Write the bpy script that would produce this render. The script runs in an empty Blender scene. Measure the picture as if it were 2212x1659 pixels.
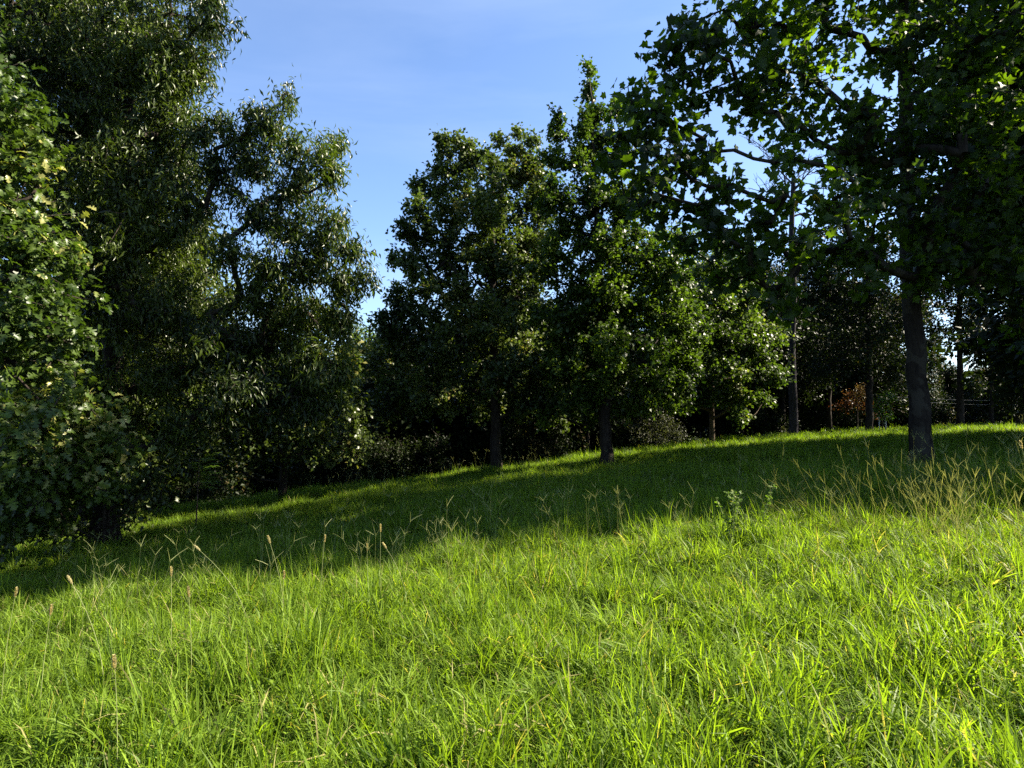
import bpy, math
import numpy as np
from mathutils import Matrix, Vector

SC = bpy.context.scene
COL = SC.collection
PI = math.pi
R = math.radians
rng = np.random.default_rng(11)

# ------------------------------------------------------------------ camera, sky, sun, exposure
EYE = 1.6
FPX = 600.0                       # focal length in pixels of a 1024 px wide picture
PITCH = R(2.96)
cam_d = bpy.data.cameras.new('camera')
cam_d.sensor_width = 36
cam_d.lens = FPX / 1024 * 36
cam_d.clip_start = 0.05
cam_d.clip_end = 3000
cam = bpy.data.objects.new('camera', cam_d)
COL.objects.link(cam)
cam.location = (0, 0, EYE)
cam.rotation_euler = (PI / 2 + PITCH, 0, 0)
SC.camera = cam

SUN_EL, SUN_AZ = 38.0, 83.0       # azimuth clockwise from +Y (the view direction)
world = bpy.data.worlds.new('World')
SC.world = world
world.use_nodes = True
wn, wl = world.node_tree.nodes, world.node_tree.links
sky = wn.new('ShaderNodeTexSky')
sky.sky_type = 'NISHITA'
sky.sun_disc = False
sky.sun_elevation = R(SUN_EL)
sky.sun_rotation = R(SUN_AZ)
sky.air_density = 1.0
sky.dust_density = 0.6
sky.ozone_density = 2.2
# thin cirrus wisps mixed into the sky
tc = wn.new('ShaderNodeTexCoord')
mp = wn.new('ShaderNodeMapping')
mp.inputs['Rotation'].default_value = (0.2, 0.35, 0.3)
mp.inputs['Scale'].default_value = (1.0, 2.0, 5.5)
wl.new(tc.outputs['Generated'], mp.inputs['Vector'])
nz = wn.new('ShaderNodeTexNoise')
nz.inputs['Scale'].default_value = 1.1
nz.inputs['Detail'].default_value = 6
nz.inputs['Roughness'].default_value = 0.55
nz.inputs['Distortion'].default_value = 0.6
wl.new(mp.outputs[0], nz.inputs['Vector'])
rp = wn.new('ShaderNodeMapRange')
rp.inputs['From Min'].default_value = 0.42
rp.inputs['From Max'].default_value = 0.85
rp.inputs['To Max'].default_value = 0.28
wl.new(nz.outputs['Fac'], rp.inputs['Value'])
tint = wn.new('ShaderNodeMix'); tint.data_type = 'RGBA'; tint.blend_type = 'MULTIPLY'
tint.inputs[0].default_value = 1.0
tint.inputs[7].default_value = (0.93, 1.0, 1.13, 1)
wl.new(sky.outputs[0], tint.inputs[6])
mx = wn.new('ShaderNodeMix'); mx.data_type = 'RGBA'
mx.inputs[7].default_value = (3.3, 4.0, 5.4, 1)
wl.new(rp.outputs[0], mx.inputs[0])
wl.new(tint.outputs[2], mx.inputs[6])
wl.new(mx.outputs[2], wn['Background'].inputs['Color'])
wn['Background'].inputs['Strength'].default_value = 0.051

sun_d = bpy.data.lights.new('sun', 'SUN')
sun_d.energy = 5.0
sun_d.angle = R(0.55)
sun_d.color = (1.0, 0.90, 0.72)
sun = bpy.data.objects.new('sun', sun_d)
COL.objects.link(sun)
sdir = Vector((math.sin(R(SUN_AZ)) * math.cos(R(SUN_EL)), math.cos(R(SUN_AZ)) * math.cos(R(SUN_EL)), math.sin(R(SUN_EL))))
sun.rotation_euler = sdir.to_track_quat('Z', 'Y').to_euler()
sun.location = sdir * 60

vs = SC.view_settings
vs.view_transform = 'Standard'
vs.look = 'None'
vs.gamma = 1
vs.exposure = 2.4
vs.use_curve_mapping = False
SC.cycles.max_bounces = 7
SC.cycles.diffuse_bounces = 1
SC.cycles.glossy_bounces = 1
SC.cycles.transmission_bounces = 4
SC.cycles.use_denoising = False


# ------------------------------------------------------------------ helpers
def tag(o, label=None, cat=None, group=None, kind=None):
    if label: o['label'] = label
    if cat: o['category'] = cat
    if group: o['group'] = group
    if kind: o['kind'] = kind
    return o


def empty(name, loc, label=None, cat=None, group=None):
    o = bpy.data.objects.new(name, None)
    COL.objects.link(o)
    o.location = loc
    o.empty_display_size = 0.3
    return tag(o, label, cat, group)


def mesh_np(name, verts, tris=None, quads=None, smooth=False, attrs=None):
    """mesh from numpy arrays; attrs = {name: per-vertex floats}"""
    me = bpy.data.meshes.new(name)
    verts = np.asarray(verts, np.float32)
    nt = 0 if tris is None else len(tris)
    nq = 0 if quads is None else len(quads)
    me.vertices.add(len(verts))
    me.vertices.foreach_set('co', verts.ravel())
    me.loops.add(nt * 3 + nq * 4)
    parts = []
    if nt: parts.append(np.asarray(tris, np.int32).ravel())
    if nq: parts.append(np.asarray(quads, np.int32).ravel())
    me.loops.foreach_set('vertex_index', np.concatenate(parts))
    me.polygons.add(nt + nq)
    starts = np.concatenate([np.arange(nt) * 3, nt * 3 + np.arange(nq) * 4]).astype(np.int32)
    me.polygons.foreach_set('loop_start', starts)
    me.update(calc_edges=True)
    if smooth:
        me.polygons.foreach_set('use_smooth', np.ones(nt + nq, bool))
    for k, v in (attrs or {}).items():
        a = me.attributes.new(k, 'FLOAT', 'POINT')
        a.data.foreach_set('value', np.asarray(v, np.float32))
    return me


def add(name, me, mat, parent=None, loc=None):
    o = bpy.data.objects.new(name, me)
    COL.objects.link(o)
    if mat and not me.materials: me.materials.append(mat)
    if parent: o.parent = parent
    if loc is not None: o.location = loc
    return o


def unit(v):
    v = np.asarray(v, float)
    return v / np.maximum(np.linalg.norm(v, axis=-1, keepdims=True), 1e-9)


# ------------------------------------------------------------------ terrain
_EC = np.array([-.95, -.853, -.66, -.39, -.03, .157, .458, .853, 1.2])
_ED = np.array([12., 12.0, 19.5, 22.5, 22.9, 25.0, 32.0, 45.0, 50.0])


def edge_dist(x, y):
    c = np.clip(x / np.maximum(y, 1.0), -1.1, 1.3)
    return np.interp(c, _EC, _ED), c


def ground(x, y):
    x = np.asarray(x, float); y = np.asarray(y, float)
    g = np.where(x < 0, 14 * np.tanh(.115 * x / 14 * 1.0), 1.9 * (1 - np.exp(-np.maximum(x, 0) / 16.5)))
    g = np.where(x < 0, 6 * np.tanh(.115 * x / 6), g)
    z = g - .022 * np.clip(y, -30, 50)
    De, c = edge_dist(x, y)
    t = np.maximum(y - De, 0)
    k = np.interp(c, [-.9, 0, .5, .9], [.34, .24, .11, .05])
    dep = np.interp(c, [-.9, 0, .5, .9], [3.2, 3.0, 1.6, .8])
    s = k * t * t / (t + 1.2)
    z = z - dep * (1 - np.exp(-s / dep))
    near = np.exp(-(x * x + y * y) / 4.0)
    z = z + (1 - near) * (.045 * np.sin(x * 1.1 + .7 * y) + .035 * np.sin(.8 * y - 1.7 * x + 1) + .05 * np.sin(.37 * x + .53 * y))
    return z


def g1(x, y):
    return float(ground(np.array([x]), np.array([y]))[0])


_ct, _st = math.cos(PITCH), math.sin(PITCH)


def P(px, py, D):
    """world point at forward distance D seen at pixel (px, py) of a 2212x1659 view of the photograph"""
    u = (px * .4629 - 512) / FPX
    v = (384 - py * .4629) / FPX
    d = np.array([u, _ct - v * _st, _st + v * _ct])
    d = d / d[1] * D
    return np.array([d[0], d[1], d[2] + EYE])


# ------------------------------------------------------------------ materials
def leaf_mat(name, dark, light, yellow, trans=.38, rough=.45, spec=.5, ytail=.03, tmul=(1.5, 1.7, .55)):
    m = bpy.data.materials.new(name)
    m.use_nodes = True
    n, l = m.node_tree.nodes, m.node_tree.links
    n.clear()
    out = n.new('ShaderNodeOutputMaterial')
    at = n.new('ShaderNodeAttribute'); at.attribute_name = 'tint'
    oi = n.new('ShaderNodeObjectInfo')
    ad = n.new('ShaderNodeMath'); ad.operation = 'MULTIPLY_ADD'
    ad.inputs[1].default_value = .16; ad.inputs[2].default_value = -.08
    l.new(oi.outputs['Random'], ad.inputs[0])
    ad2 = n.new('ShaderNodeMath'); ad2.operation = 'ADD'
    l.new(at.outputs['Fac'], ad2.inputs[0]); l.new(ad.outputs[0], ad2.inputs[1])
    cr = n.new('ShaderNodeValToRGB')
    e = cr.color_ramp.elements
    e[0].position = 0; e[0].color = (*dark, 1)
    e[1].position = 1 - ytail * 1.6; e[1].color = (*light, 1)
    y = e.new(1 - ytail * .6); y.color = (*yellow, 1)
    l.new(ad2.outputs[0], cr.inputs['Fac'])
    # blotchy variation over the blade
    geo = n.new('ShaderNodeNewGeometry')
    no = n.new('ShaderNodeTexNoise'); no.inputs['Scale'].default_value = 9; no.inputs['Detail'].default_value = 3
    l.new(geo.outputs['Position'], no.inputs['Vector'])
    mr = n.new('ShaderNodeMapRange')
    mr.inputs['From Min'].default_value = .3; mr.inputs['From Max'].default_value = .7
    mr.inputs['To Min'].default_value = .72; mr.inputs['To Max'].default_value = 1.25
    l.new(no.outputs['Fac'], mr.inputs['Value'])
    mu = n.new('ShaderNodeVectorMath'); mu.operation = 'SCALE'
    l.new(cr.outputs[0], mu.inputs[0]); l.new(mr.outputs[0], mu.inputs['Scale'])
    bs = n.new('ShaderNodeBsdfPrincipled')
    l.new(mu.outputs[0], bs.inputs['Base Color'])
    bs.inputs['Roughness'].default_value = rough
    bs.inputs['Specular IOR Level'].default_value = spec
    tr = n.new('ShaderNodeBsdfTranslucent')
    tm = n.new('ShaderNodeVectorMath'); tm.operation = 'MULTIPLY'
    tm.inputs[1].default_value = tmul
    l.new(mu.outputs[0], tm.inputs[0]); l.new(tm.outputs[0], tr.inputs['Color'])
    ms = n.new('ShaderNodeMixShader'); ms.inputs[0].default_value = trans
    l.new(bs.outputs[0], ms.inputs[1]); l.new(tr.outputs[0], ms.inputs[2])
    l.new(ms.outputs[0], out.inputs['Surface'])
    return m


def bark_mat(name, a, b, scale=6, patch=None):
    m = bpy.data.materials.new(name)
    m.use_nodes = True
    n, l = m.node_tree.nodes, m.node_tree.links
    bs = n['Principled BSDF']
    geo = n.new('ShaderNodeNewGeometry')
    mp = n.new('ShaderNodeMapping'); mp.inputs['Scale'].default_value = (scale, scale, scale * .22)
    l.new(geo.outputs['Position'], mp.inputs['Vector'])
    no = n.new('ShaderNodeTexNoise'); no.inputs['Scale'].default_value = 2.5; no.inputs['Detail'].default_value = 8
    no.inputs['Roughness'].default_value = .65
    l.new(mp.outputs[0], no.inputs['Vector'])
    cr = n.new('ShaderNodeValToRGB')
    cr.color_ramp.elements[0].position = .35; cr.color_ramp.elements[0].color = (*a, 1)
    cr.color_ramp.elements[1].position = .68; cr.color_ramp.elements[1].color = (*b, 1)
    l.new(no.outputs['Fac'], cr.inputs['Fac'])
    col = cr.outputs[0]
    if patch:
        v = n.new('ShaderNodeTexNoise'); v.inputs['Scale'].default_value = 3.2; v.inputs['Detail'].default_value = 2
        l.new(geo.outputs['Position'], v.inputs['Vector'])
        r2 = n.new('ShaderNodeMapRange'); r2.inputs['From Min'].default_value = .5; r2.inputs['From Max'].default_value = .56
        l.new(v.outputs['Fac'], r2.inputs['Value'])
        mxx = n.new('ShaderNodeMix'); mxx.data_type = 'RGBA'
        l.new(r2.outputs[0], mxx.inputs[0]); l.new(col, mxx.inputs[6]); mxx.inputs[7].default_value = (*patch, 1)
        col = mxx.outputs[2]
    l.new(col, bs.inputs['Base Color'])
    bs.inputs['Roughness'].default_value = .9
    bs.inputs['Specular IOR Level'].default_value = .08
    bp = n.new('ShaderNodeBump'); bp.inputs['Strength'].default_value = .8; bp.inputs['Distance'].default_value = .03
    l.new(no.outputs['Fac'], bp.inputs['Height']); l.new(bp.outputs[0], bs.inputs['Normal'])
    return m


def plain_mat(name, c, rough=.6, metal=0, scale=20, var=.25):
    m = bpy.data.materials.new(name)
    m.use_nodes = True
    n, l = m.node_tree.nodes, m.node_tree.links
    bs = n['Principled BSDF']
    no = n.new('ShaderNodeTexNoise'); no.inputs['Scale'].default_value = scale; no.inputs['Detail'].default_value = 4
    geo = n.new('ShaderNodeNewGeometry'); l.new(geo.outputs['Position'], no.inputs['Vector'])
    cr = n.new('ShaderNodeValToRGB')
    cr.color_ramp.elements[0].position = .3; cr.color_ramp.elements[0].color = (*[v * (1 - var) for v in c], 1)
    cr.color_ramp.elements[1].position = .7; cr.color_ramp.elements[1].color = (*[v * (1 + var) for v in c], 1)
    l.new(no.outputs['Fac'], cr.inputs['Fac']); l.new(cr.outputs[0], bs.inputs['Base Color'])
    bs.inputs['Roughness'].default_value = rough
    bs.inputs['Metallic'].default_value = metal
    return m


YEL = (.30, .26, .05)
M_OAKNEAR = leaf_mat('white_oak_leaf', (.012, .026, .005), (.056, .088, .015), (.20, .20, .06), trans=.34, rough=.38, spec=.26, ytail=.012)
M_CHERRY = leaf_mat('cherry_leaf', (.011, .021, .004), (.066, .092, .014), (.18, .14, .027), trans=.34, rough=.36, spec=.27, ytail=.006)
M_OAKBACK = leaf_mat('grey_green_oak_leaf', (.012, .021, .005), (.064, .086, .018), (.136, .13, .034), trans=.28, rough=.38, spec=.25, ytail=.01)
M_GUM = leaf_mat('sweetgum_leaf', (.014, .026, .006), (.086, .114, .026), (.17, .15, .05), trans=.32, rough=.42, spec=.25, ytail=.02)
M_OAK = leaf_mat('pin_oak_leaf', (.011, .025, .004), (.078, .118, .016), (.16, .18, .03), trans=.40, rough=.42, spec=.25, ytail=.02)
M_OAKB = leaf_mat('bright_oak_leaf', (.016, .030, .006), (.068, .104, .016), (.16, .18, .03), trans=.38, rough=.48, spec=.32, ytail=.03)
M_SYC = leaf_mat('sycamore_leaf', (.0075, .0165, .003), (.040, .072, .008), (.20, .13, .03), trans=.50, rough=.5, spec=.22, ytail=.008, tmul=(3.4, 3.4, .5))
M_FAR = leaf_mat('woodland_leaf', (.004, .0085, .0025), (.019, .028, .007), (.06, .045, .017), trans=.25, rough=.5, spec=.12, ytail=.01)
M_RED = leaf_mat('reddening_leaf', (.022, .016, .006), (.085, .036, .014), (.12, .10, .03), trans=.4, ytail=.25, spec=.15, tmul=(1.3, 1, .6))
M_YOUNG = leaf_mat('young_tree_leaf', (0.0340, 0.0680, 0.0102), (0.0816, 0.1360, 0.0204), (0.1360, 0.1700, 0.0272), trans=.45)
M_PALE = leaf_mat('pale_shrub_leaf', (.022, .026, .014), (.075, .080, .045), (.10, .09, .06), trans=.25, rough=.5, spec=.2)
M_GRASS = leaf_mat('grass_blade', (.018, .052, .006), (.172, .258, .024), (.28, .25, .10), trans=.5, rough=.50, spec=.14, ytail=.022, tmul=(1.65, 1.65, .45))
M_LAWN = leaf_mat('short_grass_blade', (0.0552, 0.1104, 0.0074), (0.1656, 0.2484, 0.0147), (0.2400, 0.2160, 0.0560), trans=.46, rough=.5, spec=.25, ytail=.03, tmul=(1.6, 1.6, .4))
M_STALK = leaf_mat('grass_stalk', (.11, .15, .045), (.28, .30, .13), (.36, .31, .16), trans=.3, rough=.5, spec=.3, ytail=.1, tmul=(1.2, 1.1, .7))
M_TAN = leaf_mat('dry_grass_stalk', (.10, .14, .035), (.23, .245, .09), (.30, .26, .13), trans=.4, rough=.5, spec=.2, ytail=.12, tmul=(1.3, 1.2, .7))
M_WEED = leaf_mat('weed_leaf', (.035, .075, .010), (.10, .15, .026), (.16, .16, .045), trans=.42, rough=.55, spec=.2)
M_HEAD = leaf_mat('foxtail_bristle', (.30, .27, .12), (.50, .46, .25), (.56, .52, .32), trans=.45, rough=.6, spec=.2, tmul=(1.2, 1.05, .7))
M_BARK = bark_mat('dark_bark', (.010, .008, .007), (.040, .032, .025))
M_BARKB = bark_mat('brown_bark', (.035, .026, .018), (.12, .09, .065))
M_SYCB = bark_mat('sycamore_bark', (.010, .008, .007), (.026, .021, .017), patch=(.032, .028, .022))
M_DEADB = bark_mat('dead_grey_bark', (.016, .014, .016), (.045, .040, .046))
M_WHITE = plain_mat('white_guard_tube', (.5, .5, .46), .5)
M_WIRE = plain_mat('wire_metal', (.35, .35, .36), .4, .6)


def ground_mat():
    m = bpy.data.materials.new('meadow_soil')
    m.use_nodes = True
    n, l = m.node_tree.nodes, m.node_tree.links
    bs = n['Principled BSDF']
    geo = n.new('ShaderNodeNewGeometry')
    a = n.new('ShaderNodeTexNoise'); a.inputs['Scale'].default_value = 14; a.inputs['Detail'].default_value = 8
    b = n.new('ShaderNodeTexNoise'); b.inputs['Scale'].default_value = .7; b.inputs['Detail'].default_value = 4
    l.new(geo.outputs['Position'], a.inputs['Vector']); l.new(geo.outputs['Position'], b.inputs['Vector'])
    cr = n.new('ShaderNodeValToRGB')
    cr.color_ramp.elements[0].position = .35; cr.color_ramp.elements[0].color = (.020, .022, .010, 1)
    cr.color_ramp.elements[1].position = .65; cr.color_ramp.elements[1].color = (.05, .075, .018, 1)
    l.new(a.outputs['Fac'], cr.inputs['Fac'])
    cr2 = n.new('ShaderNodeValToRGB')
    cr2.color_ramp.elements[0].color = (.7, .75, .7, 1); cr2.color_ramp.elements[1].color = (1.2, 1.15, 1, 1)
    l.new(b.outputs['Fac'], cr2.inputs['Fac'])
    mm = n.new('ShaderNodeMix'); mm.data_type = 'RGBA'; mm.blend_type = 'MULTIPLY'; mm.inputs[0].default_value = 1
    l.new(cr.outputs[0], mm.inputs[6]); l.new(cr2.outputs[0], mm.inputs[7])
    l.new(mm.outputs[2], bs.inputs['Base Color'])
    bs.inputs['Roughness'].default_value = .95
    bs.inputs['Specular IOR Level'].default_value = .05
    bp = n.new('ShaderNodeBump'); bp.inputs['Distance'].default_value = .05
    l.new(a.outputs['Fac'], bp.inputs['Height']); l.new(bp.outputs[0], bs.inputs['Normal'])
    return m


# ------------------------------------------------------------------ the ground: one sheet to the horizon
xs = np.concatenate([-np.geomspace(900, 46, 14), np.arange(-45, 45.01, .6), np.geomspace(46, 900, 14)])
ys = np.concatenate([-np.geomspace(900, 21, 12), np.arange(-20, 80.01, .6), np.geomspace(81, 1200, 14)])
GX, GY = np.meshgrid(xs, ys)
GZ = ground(GX, GY)
nx, ny = len(xs), len(ys)
idx = np.arange(nx * ny).reshape(ny, nx)
q = np.stack([idx[:-1, :-1], idx[:-1, 1:], idx[1:, 1:], idx[1:, :-1]], -1).reshape(-1, 4)
gme = mesh_np('ground', np.stack([GX, GY, GZ], -1).reshape(-1, 3), quads=q, smooth=True)
go = add('ground', gme, ground_mat())
tag(go, 'sloping meadow ground falling away to the left', kind='structure')


# ------------------------------------------------------------------ leaf templates (tip along +Y, normal +Z, base at origin, length 1)
def outline_leaf(half, curl=.25, fold=.18, cy=.45):
    """half = outline points (x>=0) from the base to the tip; fanned from a point on the midrib"""
    half = np.array(half, float)
    left = half[1:-1][::-1] * [-1, 1]
    ring = np.vstack([half, left])
    n = len(ring)
    v = np.zeros((n + 1, 3))
    v[:n, :2] = ring
    v[n, :2] = (0, cy)
    v[:, 2] = fold * np.abs(v[:, 0]) - curl * (v[:, 1] - .35) ** 2
    t = np.array([[n, i, (i + 1) % n] for i in range(n)])
    return v, t


T_SYC = outline_leaf([(0, 0), (.16, -.06), (.34, -.04), (.52, .12), (.36, .24), (.60, .46), (.52, .58), (.28, .56), (.20, .72), (.10, .82), (0, 1.0)], .35, .15)
T_OAKN = outline_leaf([(0, 0), (.09, .12), (.30, .22), (.30, .32), (.10, .34), (.14, .44), (.42, .56), (.38, .66), (.13, .62), (.18, .76), (.30, .86), (.12, .92), (0, 1.0)], .40, .22)
T_MAPLE = outline_leaf([(0, 0), (.22, .02), (.42, .10), (.30, .26), (.56, .50), (.44, .54), (.20, .50), (.16, .74), (0, 1.0)], .35, .2)
T_OAKF = outline_leaf([(0, 0), (.28, .25), (.12, .40), (.34, .68), (0, 1.0)], .3, .2)
T_DIA = (np.array([[0, 0, 0], [.30, .42, .07], [-.30, .42, .07], [0, 1, -.12]]), np.array([[0, 1, 3], [0, 3, 2]]))
T_OAKS = outline_leaf([(0, 0), (.36, .55), (0, 1.0)], .3, .2, .35)
T_OAKM = outline_leaf([(0, 0), (.28, .28), (.12, .38), (.40, .60), (.14, .68), (.26, .86), (0, 1.0)], .4, .22)
T_SYCM = outline_leaf([(0, 0), (.34, -.02), (.54, .14), (.36, .24), (.60, .50), (.22, .64), (0, 1.0)], .35, .15)


def lance():
    v = np.array([[0, 0, 0], [.13, .33, .05], [0, .36, -.02], [-.13, .33, .05], [.10, .70, 0], [0, .72, -.08], [-.10, .70, 0], [0, 1, -.26]], float)
    t = np.array([[0, 1, 2], [0, 2, 3], [1, 4, 5], [1, 5, 2], [2, 5, 6], [2, 6, 3], [4, 7, 5], [5, 7, 6]])
    return v, t


T_LANCE = lance()
# cheap lanceolate: 4 triangles
T_LANCE4 = (np.array([[0, 0, 0], [.13, .45, .05], [-.13, .45, .05], [0, .5, -.04], [0, 1, -.25]], float),
            np.array([[0, 1, 3], [0, 3, 2], [1, 4, 3], [3, 4, 2]]))


def frames(fwd, nrm):
    f = unit(fwd)
    n = nrm - (nrm * f).sum(-1, keepdims=True) * f
    n = unit(n)
    x = np.cross(f, n)
    return np.stack([x, f, n], -1)       # columns


def leaf_mesh(name, tmpl, pos, M, size, tint):
    v, t = tmpl
    k = len(v)
    N = len(pos)
    V = np.einsum('nij,kj->nki', M, v) * size[:, None, None] + pos[:, None, :]
    Tr = t[None] + (np.arange(N) * k)[:, None, None]
    return mesh_np(name, V.reshape(-1, 3), tris=Tr.reshape(-1, 3), attrs={'tint': np.repeat(tint, k)})


# ------------------------------------------------------------------ trees
def tubes(nodes, parent, rad, sel, sides=5):
    """tapered tubes for the edges parent[i] -> i of the selected nodes"""
    i = np.where(sel & (parent >= 0))[0]
    if len(i) == 0: return None
    p = parent[i]
    d = unit(nodes[i] - nodes[p])
    pp = parent[p]
    dp = np.where((pp >= 0)[:, None], unit(nodes[p] - nodes[np.maximum(pp, 0)]), d)
    turn = (d * dp).sum(-1)
    dp = np.where((turn < .6)[:, None], d, unit(d + dp))
    ref = unit(np.array([[.31, .17, .2]]))

    def ring(c, dr, r):
        a = unit(np.cross(dr, ref) + 1e-6)
        b = np.cross(dr, a)
        th = np.arange(sides) * 2 * PI / sides
        return c[:, None] + r[:, None, None] * (np.cos(th)[None, :, None] * a[:, None] + np.sin(th)[None, :, None] * b[:, None])
    r0 = np.minimum(rad[p], rad[i] * 1.35)
    A = ring(nodes[p], dp, r0)
    # the far ring faces the heading of this edge
    B = ring(nodes[i], d, rad[i])
    V = np.concatenate([A, B], 1)            # N, 2*sides, 3
    s = np.arange(sides)
    f = np.stack([s, (s + 1) % sides, (s + 1) % sides + sides, s + sides], -1)
    F = f[None] + (np.arange(len(i)) * 2 * sides)[:, None, None]
    return V.reshape(-1, 3), F.reshape(-1, 4)


def trunk_mesh(path, radii, flare=1.55, sides=14, seed=0):
    path = np.array(path, float)
    # resample
    seg = np.concatenate([[0], np.cumsum(np.linalg.norm(np.diff(path, axis=0), axis=1))])
    n = max(8, int(seg[-1] / .22))
    s = np.linspace(0, seg[-1], n)
    c = np.stack([np.interp(s, seg, path[:, k]) for k in range(3)], -1)
    r = np.interp(s, seg, radii)
    r = r * (1 + (flare - 1) * np.exp(-s / .30))
    rg = np.random.default_rng(seed)
    th = np.arange(sides) * 2 * PI / sides
    ph = rg.uniform(0, 6.3, 4)
    V = []
    for k in range(n):
        root = 1 + .16 * math.exp(-s[k] / .35) * np.cos(5 * th + ph[0])
        rr = r[k] * root * (1 + .05 * np.sin(3 * th + s[k] * 1.3 + ph[1]) + .04 * np.sin(7 * th - s[k] * 2.1 + ph[2]) + rg.normal(0, .018, sides))
        V.append(np.stack([c[k, 0] + rr * np.cos(th), c[k, 1] + rr * np.sin(th), np.full(sides, c[k, 2])], -1))
    V = np.concatenate(V)
    V = np.vstack([V, c[-1] + [0, 0, .02]])
    a = np.arange(sides)
    Q = np.concatenate([np.stack([k * sides + a, k * sides + (a + 1) % sides, (k + 1) * sides + (a + 1) % sides, (k + 1) * sides + a], -1) for k in range(n - 1)])
    T = np.stack([(n - 1) * sides + a, (n - 1) * sides + (a + 1) % sides, np.full(sides, len(V) - 1)], -1)
    return mesh_np('trunk', V, tris=T, quads=Q, smooth=True)


def grow(base, top, lobes, r0, dens, seed, rise=.45, step=.35, wig=.10, rtop=.03, dead=False, curve=None):
    """skeleton: trunk nodes, limbs to every lobe, twig tips spread through the lobes"""
    rg = np.random.default_rng(seed)
    base = np.array(base, float); top = np.array(top, float)
    H = top[2] - base[2]
    nt = max(6, int(H / step))
    nodes, par = [], []
    for k in range(nt + 1):
        s = k / nt
        p = base + (top - base) * s
        if curve is not None: p = p + np.array(curve) * math.sin(PI * s)
        p = p + np.array([rg.normal(0, .02), rg.normal(0, .02), 0]) * (H / 10)
        nodes.append(p); par.append(k - 1)
    ntr = len(nodes)
    tips_w = []
    A = np.zeros((60000, 3)); A[:ntr] = nodes
    PR = np.full(60000, -1); PR[:ntr] = par
    n = ntr
    bl = max(2, int(ntr * .14))
    order = np.argsort([np.hypot(*(np.array(l[:2]) - base[:2])) for l in lobes])
    for li in order:
        c = np.array(lobes[li][:3]); r = np.array(lobes[li][3:6])
        # attach: closest node that sits lower than the lobe
        cand = A[:n]
        hd = np.hypot(cand[:, 0] - c[0], cand[:, 1] - c[1])
        want = c[2] - hd * rise
        cost = np.linalg.norm(cand - c, axis=1) + 2.2 * np.abs(np.minimum(want - cand[:, 2], 0)) + .5 * np.maximum(want - cand[:, 2], 0)
        cost[:bl] += 50
        j = int(np.argmin(cost))
        a = A[j].copy()
        L = np.linalg.norm(c - a)
        m = max(1, int(L / step))
        prev = j
        ctrl = (a + c) / 2 + np.array([0, 0, -.10 * L if c[2] - a[2] > .3 * L else .10 * L]) + rg.normal(0, .06 * L, 3)
        for k in range(1, m + 1):
            s = k / m
            p = (1 - s) ** 2 * a + 2 * s * (1 - s) * ctrl + s * s * c + rg.normal(0, wig * .35, 3) * (s < 1)
            A[n] = p; PR[n] = prev; prev = n; n += 1
        lobe_first = n - max(1, m // 2)
        nt_ = int(dens * (r[0] * r[1] + r[1] * r[2] + r[0] * r[2]) / 3) + 3
        d = unit(rg.normal(size=(nt_, 3)))
        rad = rg.uniform(.25, 1.0, nt_) ** .55
        lump = 1 + .22 * np.sin(d[:, 0] * 5 + li) * np.cos(d[:, 2] * 6 + li * 2) + rg.normal(0, .07, nt_)
        pts = c + d * r * (rad * lump)[:, None]
        pts = pts[np.argsort(rad)]
        for p in pts:
            lo = max(ntr - 1, lobe_first)
            cand = A[lo:n]
            dd = np.linalg.norm(cand - p, axis=1) + .25 * np.linalg.norm(cand - c, axis=1)
            j = lo + int(np.argmin(dd))
            L = np.linalg.norm(p - A[j])
            m = max(1, int(L / step))
            prev = j; a = A[j].copy()
            for k in range(1, m + 1):
                q_ = a + (p - a) * k / m
                if k < m: q_ = q_ + rg.normal(0, wig * .3, 3)
                A[n] = q_; PR[n] = prev; prev = n; n += 1
            tips_w.append(prev)
    nodes = A[:n]; par = PR[:n]
    cnt = np.zeros(n)
    cnt[tips_w] = 1
    for i in range(n - 1, 0, -1):
        if par[i] >= 0: cnt[par[i]] += cnt[i]
    rad = .0065 * np.maximum(cnt, 1) ** .47
    s = np.arange(ntr) / (ntr - 1)
    rad[:ntr] = r0 * (1 - s) + rtop * s
    lim = np.interp(nodes[ntr:, 2], nodes[:ntr, 2], rad[:ntr]) * .62
    rad[ntr:] = np.minimum(rad[ntr:], np.maximum(lim, .012))
    return nodes, par, rad, ntr, np.array(tips_w)


def leaves_for(nodes, par, tips, per, size, droop, spread, seed, base, tw=.55, up=.7, fl=.55):
    rg = np.random.default_rng(seed)
    tip = nodes[tips]; pr = nodes[par[tips]]
    out = unit(unit(tip - pr) + .35 * unit(tip - base - np.array([0, 0, 2.0])))
    N = len(tips) * per
    o = np.repeat(out, per, 0); tp = np.repeat(tip, per, 0)
    s = rg.uniform(-.15, 1.0, N)[:, None]
    pos = tp - o * s * tw + rg.normal(0, spread, (N, 3))
    f = o * fl + rg.normal(0, .55, (N, 3)); f[:, 2] -= droop
    nr = rg.normal(0, up, (N, 3)) * [1, 1, .6]; nr[:, 2] += 1 - droop * .5
    nr = nr + o * droop * .8
    M = frames(f, nr)
    sz = size * rg.uniform(.65, 1.25, N)
    # tint varies in clumps and leaf by leaf
    cl = .5 + .22 * np.sin(pos[:, 0] * 1.3 + seed) * np.sin(pos[:, 1] * 1.1) + .2 * np.sin(pos[:, 2] * 1.7 + pos[:, 0])
    ti = np.clip(cl + rg.normal(0, .17, N), 0, 1)
    return pos, M, sz, ti


def in_view(p):
    u = p[:, 0] / p[:, 1]; v = (p[:, 2] - EYE) / p[:, 1]
    return (p[:, 1] > 1) & (np.abs(u) < .86) & (v < .74) & (v > -.6)


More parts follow.
